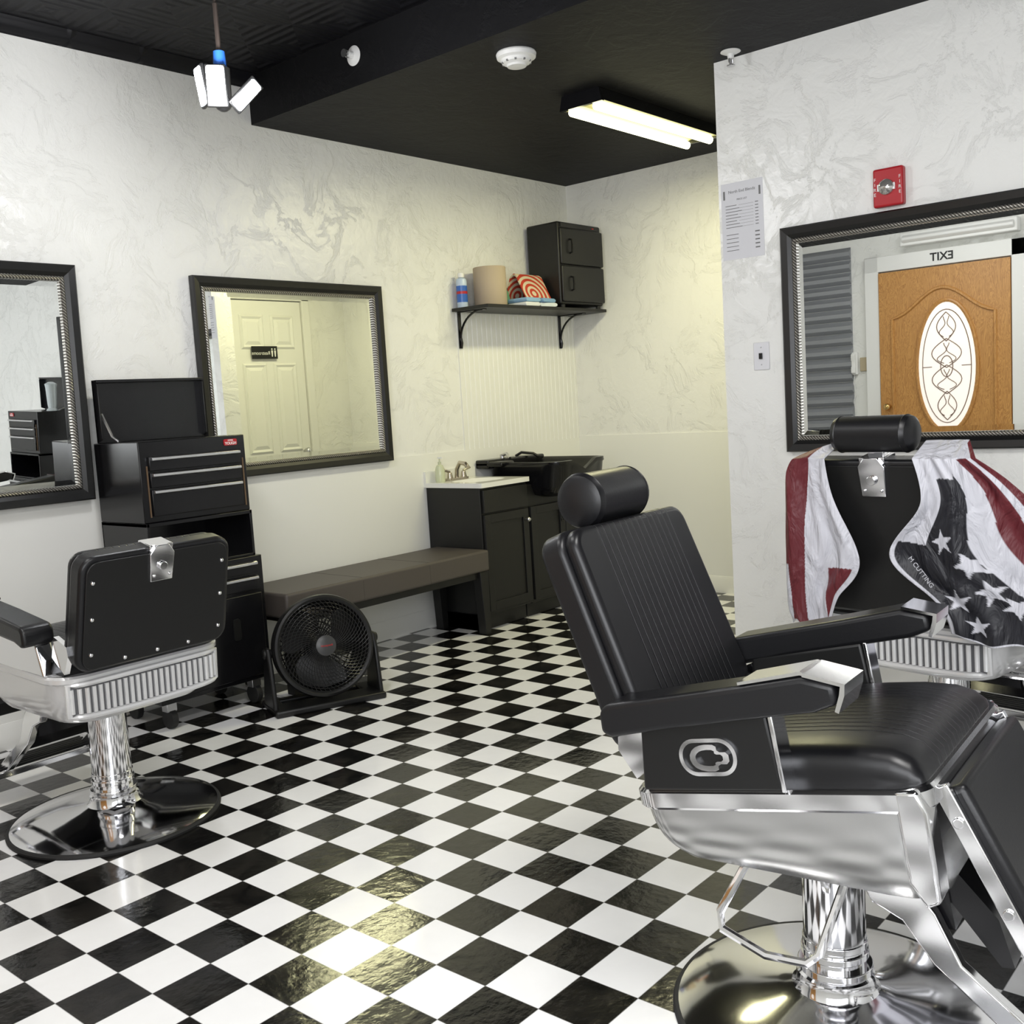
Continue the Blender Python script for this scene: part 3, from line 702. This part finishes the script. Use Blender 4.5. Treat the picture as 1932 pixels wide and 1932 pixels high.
for (x,n_) in ((4.65,2),(4.80,2)):
    for i in range(n_):
        b=MB(); b.prism([(-.065,0),(.05,0),(.066,.006),(.066,.018),(.05,.024),(-.065,.024),(-.07,.012)],-.08,.06)
        b.make("folded_towel",mat("terry_%d"%(k%5),cols[k%5],.9,bump=(200,.5,.004)),label="small folded %s terry towel stacked on shelf"%(["white","blue","pale gray","dark blue"][k%4]),cat="towel",group="folded towels on the shelf",loc=(x+random.uniform(-.012,.012),3.815,ZS+.0255*i+.0005),rz=random.uniform(-10,10),bevel=.005); k+=1
b=MB(); b.prism([(-.045,0),(.045,0),(.05,.04),(.03,.10),(.0,.13),(-.035,.09),(-.05,.04)],-.02,.02); b.make("snack_pouch",mat("green_foil",(.16,.36,.22),.3,.2),label="green and white foil pouch leaning beside towels",cat="pouch",loc=(4.590,3.92,ZS+.0005),bevel=.006,rz=-10)
# ---------------------------------------------------------------- fluorescent
FX,FL_=4.325,.505
fl=empty("fluorescent_light","black ceiling fluorescent fixture with two glowing tubes","ceiling light",(FX,2.735,ZL+.001))
b=MB(); b.prism([(-.10,0),(.10,0),(.115,-.058),(.09,-.03),(-.09,-.03),(-.115,-.058)],-FL_,FL_,'x')
b.prism([(-.10,-.001),(.10,-.001),(.115,-.062),(-.115,-.062)],-FL_-.015,-FL_+.003,'x'); b.prism([(-.10,-.001),(.10,-.001),(.115,-.062),(-.115,-.062)],FL_-.003,FL_+.015,'x')
b.make("housing",BLKMET,fl)
b=MB(); b.prism([(-.088,-.031),(.088,-.031),(.108,-.055),(.1,-.056),(.03,-.042),(0,-.060),(-.03,-.042),(-.1,-.056),(-.108,-.055)],-FL_+.004,FL_-.004,'x'); b.make("reflector",mat("reflector_cream",(.42,.40,.22),.5),fl)
TUBE=mat("fluorescent_glow",(1,1,.9),.5,emit=((1.0,.97,.58),6))
for y in (-.066,.066):
    b=MB(); b.cyl((-FL_+.01,y,-.070),(FL_-.01,y,-.070),.019); b.make("tube",TUBE,fl)
# ---------------------------------------------------------------- pendant work light
pl=empty("pendant_work_light","hanging LED work light with three glowing panels","pendant light",(2.15,3.02,ZH))
b=MB(); b.cyl((0,0,0),(0,0,-.012),.045); b.cyl((0,0,-.01),(.0,0,-.16),.005,n=8); b.cyl((.0,0,-.16),(.0,0,-.33),.008,n=8); b.make("cord",mat("brown_cord",(.03,.022,.018),.5),pl)
b=MB(); b.cyl((0,0,-.315),(0,0,-.375),.019,.023); b.make("lamp_socket",mat("blue_plastic",(.02,.10,.40),.4),pl)
b=MB(); b.cyl((0,0,-.37),(0,0,-.47),.032,.03,n=16); b.sphere((0,0,-.48),.030,8); b.make("lamp_body",BLKPL,pl)
LED=mat("led_glow",(1,1,1),.5,emit=((.86,.94,1.0),40))
toC=Vector((-2.15,-3.02,0)).normalized(); Rv=Vector((-toC.y,toC.x,0)); Uv=Vector((0,0,1))
if Rv.dot(Vector((.81,-.58,0)))<0: Rv=-Rv
def wing(c,lg,nm,w=.05,h=.115):
    lg=lg.normalized(); nm=(nm-lg*nm.dot(lg)).normalized(); sd=lg.cross(nm)
    M_=Matrix((sd,nm,lg)).transposed().to_4x4(); M_.translation=c
    b=MB(M_); b.box((-w/2-.006,-.014,-h/2-.007),(w/2+.006,0,h/2+.007)); lp=b.make("lamp_wing",BLKPL,pl,bevel=.004)
    b=MB(M_); b.prism(rrect(w,h,.008,4),0,.003,'y'); b.make("led_panel",LED,lp)
wing(toC*.040-Rv*.018-Uv*.435,Uv,toC-Uv*.25,.058,.125)
wing(-Rv*.068+toC*.01-Uv*.43,Uv-Rv*.12,toC*.38-Rv*.9,.05,.12)
wing(Rv*.078+toC*.02-Uv*.46,Rv*.70+Uv*.70,toC*.85-Uv*.4+Rv*.25,.042,.11)
# ---------------------------------------------------------------- ceiling devices
sd=MB(Matrix.Rotation(math.pi,4,'X')); sd.lathe([(.0001,0),(.075,0),(.078,.006),(.075,.02),(.062,.026),(.056,.038),(.040,.045),(.036,.052),(.0001,.054)],40)
for k in range(10):
    a=2*math.pi*k/10; sd.box((.040,-.004,.03),(.058,.004,.040),1,Matrix.Rotation(a,4,'Z'))
sd.make("smoke_detector",[WHITE,mat("detector_vent",(.2,.2,.2),.6)],label="round white smoke detector on black ceiling",cat="smoke detector",loc=(3.20,2.59,ZL))
def sprinkler(M_,label,loc):
    b=MB(M_); b.lathe([(.0001,0),(.038,0),(.04,.004),(.03,.009),(.014,.012),(.012,.03),(.0001,.03)],28)
    b.tube([(-.012,0,.03),(-.014,0,.045),(-.004,0,.055)],.003,6,1); b.tube([(.012,0,.03),(.014,0,.045),(.004,0,.055)],.003,6,1); b.cyl((0,0,.03),(0,0,.055),.0035,m=1); b.cyl((0,0,.055),(0,0,.058),.016,m=1)
    b.make("fire_sprinkler",[WHITE,SATIN],label=label,cat="sprinkler",loc=loc)
sprinkler(Matrix.Rotation(math.pi,4,'X'),"white pendent fire sprinkler on black ceiling by wall",(3.86,2.03,ZL+.001))
sprinkler(Matrix.Rotation(rad(-90),4,'Y'),"white sidewall fire sprinkler on black soffit face",(XS+.001,3.275,2.65))
# ---------------------------------------------------------------- wall devices east
st=empty("fire_alarm_strobe","red fire alarm horn strobe with clear lens","fire alarm",(XE,1.435,1.905),-90)
b=MB(); b.box((-.056,-.035,-.07),(.056,0,.07)); b.make("alarm_body",RED,st,bevel=.008)
b=MB(Matrix.Translation((-.005,-.035,0))@Matrix.Rotation(rad(90),4,'X')); b.lathe([(.029,0),(.028,.008),(.018,.018),(.0001,.022)],24); b.make("strobe_lens",mat("strobe_clear",(.5,.48,.46),.08,.7),st)
b=MB(); b.box((-.038,-.038,-.012),(.028,-.034,.012)); b.make("lens_mount",SATIN,st)
for i,ch in enumerate("FIRE"): text("lettering",ch,.017,(.045,-.0358,.03-.018*i),WHITE,st)
for i,ch in enumerate("FIRE"): text("lettering",ch,.017,(-.047,-.0358,.03-.018*i),WHITE,st)
sw=empty("light_switch","white toggle light switch plate with dark toggle","light switch",(XE,1.98,1.325),-90)
b=MB(); b.box((-.035,-.007,-.057),(.035,0,.057)); b.make("switch_plate",mat("switch_ivory",(.72,.72,.75),.3),sw,bevel=.004,seg=2)
b=MB(); b.box((-.006,-.016,-.012),(.006,-.004,.012)); b.make("toggle",BLKPL,sw)
for z in (.035,-.035): b=MB(); b.sphere((0,-.007,z),.003,6); b.make("screw",SATIN,sw)
INK=mat("gray_ink",(.18,.18,.18),.8)
pp=empty("price_list","white printed price list sheet taped to wall","sign",(XE,2.045,1.885),-90)
b=MB(); b.box((-.094,-.001,-.155),(.094,.001,.155)); b.make("paper_sheet",mat("paper_white",(.68,.68,.71),.7),pp)
text("lettering","North End Blendz",.0165,(0,-.0014,.118),INK,pp,ext=.0002); text("lettering","PRICE LIST",.010,(0,-.0014,.085),INK,pp,ext=.0002)
b=MB()
for i in range(8):
    z=.062-.0125*i; b.box((-.075,-.0016,z),(-.075+.05+.03*((i*37)%5)/5,-.001,z+.0025)); b.box((-.015,-.0015,z),(.05,-.001,z+.0008)); b.box((.058,-.0016,z),(.072,-.001,z+.003))
for i in range(5):
    z=-.055-.016*i; b.box((-.075,-.0016,z),(-.02,-.001,z+.0025)); b.box((.055,-.0016,z-.001),(.075,-.001,z+.004))
for x in (-.08,.08):
    b.box((x-.004,-.0016,.090),(x+.004,-.001,.125))
b.make("price_lines",INK,pp)
# ---------------------------------------------------------------- restroom door (seen in mirror)
dn=MB()
x0,x1=4.30,4.92
def six_panel(b,x0,x1,z0,z1,y,d):
    b.box((x0,y,z0),(x1,y+d,z1))
    w=x1-x0
    for (a,c) in ((.12,.45),(.55,.88)):
        for (p,q) in ((.05,.40),(.46,.78),(.83,.95)):
            xa,xb=x0+a*w,x0+c*w; za,zb=z0+p*(z1-z0),z0+q*(z1-z0)
            def rc(i_,dd): return [(xa+i_,y+d+dd,za+i_),(xb-i_,y+d+dd,za+i_),(xb-i_,y+d+dd,zb-i_),(xa+i_,y+d+dd,zb-i_)]
            b.loft([rc(0,.001),rc(.014,.012),rc(.03,.002),rc(.055,.012)],cap0=False)
six_panel(dn,x0,x1,.005,2.03,YR,.025)
dn.make("door_1",WPAINT,kind="structure",smooth=False)
b=MB()
for l,h in (((x0-.07,0),(x0-.005,2.10)),((x1+.005,0),(x1+.07,2.10)),((x0-.07,2.035),(x1+.07,2.10))): b.box((l[0],YR,l[1]),(h[0],YR+.045,h[1]))
b.make("trim_5",WPAINT,kind="structure",bevel=.003)
b=MB(); b.sphere((x1-.06,YR+.07,.93),.027,10); b.cyl((x1-.06,YR+.025,.93),(x1-.06,YR+.06,.93),.012); b.make("door_knob",SATIN,label="satin metal knob of white restroom door",cat="door knob")
sg=empty("restroom_sign","small black restroom sign with white lettering","sign",(4.56,YR+.040,1.66),180)
b=MB(); b.box((-.11,-.006,-.045),(.11,0,.045)); b.make("sign_plate",BLKPL,sg)
text("lettering","Restrooms",.036,(.035,-.0065,-.005),WHITE,sg)
for x in (-.088,-.062):
    b=MB(); b.cyl((x,-.006,.024),(x,-.008,.024),.006,n=12); b.prism([(x-.008,.014),(x+.008,.014),(x+.006,-.006),(x+.004,-.03),(x-.004,-.03),(x-.006,-.006)],-.008,-.006); b.make("pictogram",WHITE,sg)
# ---------------------------------------------------------------- entrance (seen in mirror)
fd=empty("entrance_door","golden oak entrance door with leaded oval glass","door",(XF+.02,2.625,0),90)
w=.485
b=MB(); b.box((-w,-.04,.01),(w,0,2.03)); dd=b.make("door_slab",OAK,fd,bevel=.002)
def ovalpts(a,c,cz,y,n=48,cx=-.03): return [(cx+a*math.cos(2*math.pi*j/n),y,cz+c*math.sin(2*math.pi*j/n)) for j in range(n)]
ZO=1.27
b=MB(); b.tube(ovalpts(.225,.50,ZO,-.042),.016,8,closed=True); b.make("oval_moulding",OAK,dd)
arch=[(-.38,-.042,.30),(-.38,-.042,1.66)]+[(-.38+.76*t,-.042,1.67+.20*math.sin(math.pi*t)**2) for t in [i/16 for i in range(1,16)]]+[(.38,-.042,1.66),(.38,-.042,.30)]
b=MB(); b.tube(arch,.014,6,closed=True); b.make("moulding",OAK,dd)
GLOW=mat("daylit_textured_glass",(.9,.85,.8),.3,emit=((1,.88,.80),.5))
b=MB(); b.loft([ovalpts(.22,.49,ZO,-.041),ovalpts(.22,.49,ZO,-.046)]); b.make("oval_glass",GLOW,dd)
CAM=mat("lead_caming",(.22,.15,.12),.4,.3)
b=MB(); b.tube(ovalpts(.180,.43,ZO,-.048),.0035,5,closed=True)
for s2 in (1,-1):
    for (zc,hh,aa) in ((-.30,.11,.07),(-.10,.11,.11),(.10,.11,.11),(.30,.11,.07)):
        b.tube([(-.03+s2*aa*math.sin(math.pi*t),-.048,ZO+zc-hh+2*hh*t) for t in [i/12 for i in range(13)]],.0035,5)
        b.tube([(-.03+s2*(.02+aa*.6*math.sin(2*math.pi*t)*(1-t)),-.048,ZO+zc-hh*.7+1.4*hh*t) for t in [i/14 for i in range(15)]],.003,5)
    b.tube([(-.03+s2*.18,-.048,ZO),(-.03+s2*.11,-.048,ZO)],.003,5)
b.tube(ovalpts(.045,.08,ZO,-.048,24),.0035,5,closed=True)
b.make("caming",CAM,dd)
b=MB(); b.cyl((.42,-.04,.98),(.42,-.07,.98),.02); b.sphere((.42,-.085,.98),.028,10); b.make("door_knob",mat("brass",(.6,.4,.15),.25,1),dd)
b=MB()
for l,h in (((-.60,0),(-.49,2.16)),((.49,0),(.60,2.16)),((-.60,2.04),(.60,2.16))): b.box((l[0],-.05,l[1]),(h[0],0,h[1]),0,Matrix.Translation((XF,2.625,0))@Matrix.Rotation(rad(90),4,'Z'))
b.make("trim_6",WHITE,kind="structure",bevel=.004)
ex=empty("exit_lettering","dark EXIT lettering above entrance door","sign",(XF+.0515,2.625,2.10),90)
text("lettering","EXIT",.085,(0,-.0,0),BLKPL,ex,bold=True)
b=MB(); b.box((-.42,-.10,0),(.42,0,.10)); b.prism([(-.10,.02),(-.13,.04),(-.13,.06),(-.10,.08)],-.40,.40,'x')
b.make("emergency_light_box",WHITE,label="long white light housing mounted above entrance door",cat="light fixture",loc=(XF,2.5,2.21),rz=90,bevel=.006)
rs=MB()
for i in range(23):
    z=.02+i*.098; rs.prism([(0,z),(-.006,z+.004),(-.040,z+.030),(-.040,z+.060),(-.006,z+.086),(0,z+.096)],-.27,.27,'x')
rs.make("roller_shutter",mat("galvanised_shutter",(.30,.31,.33),.4,.3),label="gray ribbed metal roller shutter beside entrance door",cat="shutter",loc=(XF+.001,3.62,0),rz=90)
b=MB(); b.box((-.035,-.02,-.055),(.035,.001,.055)); b.make("thermostat",mat("beige_plastic",(.45,.38,.25),.5),label="small beige wall thermostat near entrance",cat="thermostat",loc=(XF,3.255,1.33),rz=90,bevel=.004)
ph_=empty("wall_phone","white wall mounted intercom handset with hanging cord","phone",(XF,3.335,1.34),90)
b=MB(); b.box((-.028,-.03,-.09),(.028,.001,.09)); b.make("phone_base",WHITE,ph_,bevel=.006)
b=MB(); b.prism([(-.03,-.085),(-.055,-.075),(-.055,-.04),(-.045,-.02),(-.045,.02),(-.055,.04),(-.055,.075),(-.03,.085)],-.016,.016,'x'); b.make("handset",WHITE,ph_,bevel=.004)
b=MB(); b.tube([(0,-.02,-.09),(.01,-.02,-.16),(-.01,-.02,-.24),(.012,-.02,-.30),(0,-.012,-.40)],.003,6); b.make("phone_cord",WHITE,ph_)
b=MB()
b.box((-1.5,-.03,0),(1.5,0,.06)); b.box((-1.5,-.03,1.44),(1.5,0,1.5)); b.box((-1.5,-.03,.06),(-1.44,0,1.44)); b.box((1.44,-.03,.06),(1.5,0,1.44)); b.box((-.03,-.03,.06),(.03,0,1.44))
b.make("added_window_1",WHITE,kind="structure",loc=(XF,-.6,.75),rz=90)  # unseen frame, added around the glowing pane on the uncut wall
b=MB(); b.box((-1.44,-.008,.06),(1.44,-.004,1.44)); b.make("added_window_2",mat("added_glow_pane",(.9,.9,.9),.3,emit=((.88,.94,1),1.6)),kind="structure",loc=(XF,-.6,.75),rz=90)  # glowing pane added out of view to stand in for daylight
# ---------------------------------------------------------------- lights
def area(name,loc,rot,sx,sy,e_,col):
    l=bpy.data.lights.new(name,'AREA'); l.shape='RECTANGLE'; l.size=sx; l.size_y=sy; l.energy=e_; l.color=col
    o=bpy.data.objects.new(name,l); o.location=loc; o.rotation_euler=rot; COL.objects.link(o); return o
area("added_daylight_fill",(XF+.05,-.6,1.5),(0,rad(-90),0),1.4,2.9,70,(.95,.96,1.0))  # unseen fill added in front of the pane to light the room
area("fluorescent_lamp",(FX,2.735,ZL-.098),(0,0,0),.95,.16,20,(1,.94,.56))
area("added_ceiling_fill",(1.0,.3,ZH-.03),(0,0,0),1.2,.3,44,(1,.985,.965))  # unseen overhead fill, added to brighten the room
area("added_ceiling_fill",(.75,2.3,ZH-.03),(0,0,0),.3,1.2,20,(1,.985,.965))  # another unseen fill, added to brighten the entrance side
l=bpy.data.lights.new("work_lamp",'POINT'); l.energy=26; l.color=(.98,.98,1); l.shadow_soft_size=.06
o=bpy.data.objects.new("work_lamp",l); o.location=(2.15-.10,3.02-.14,2.22); COL.objects.link(o)
w_=bpy.data.worlds.new("world"); scene.world=w_; w_.use_nodes=True; w_.node_tree.nodes["Background"].inputs[0].default_value=(.6,.7,.8,1); w_.node_tree.nodes["Background"].inputs[1].default_value=.3
# ---------------------------------------------------------------- camera
F=1940.0
th,p,r=rad(40.7),rad(6.1),rad(3.5)
fh=Vector((math.cos(th),math.sin(th),0)); rt=Vector((math.sin(th),-math.cos(th),0)); up=Vector((0,0,1))
f=fh*math.cos(p)-up*math.sin(p); d=-up*math.cos(p)-fh*math.sin(p)
ix=rt*math.cos(r)+d*math.sin(r); iy=-rt*math.sin(r)+d*math.cos(r)
m=Matrix((ix,-iy,-f)).transposed().to_4x4(); m.translation=(0,0,1.2)
cd=bpy.data.cameras.new("camera"); c=bpy.data.objects.new("camera",cd); COL.objects.link(c)
c.matrix_world=m; cd.sensor_width=36; cd.lens=36*F/1932; cd.clip_start=.05; scene.camera=c
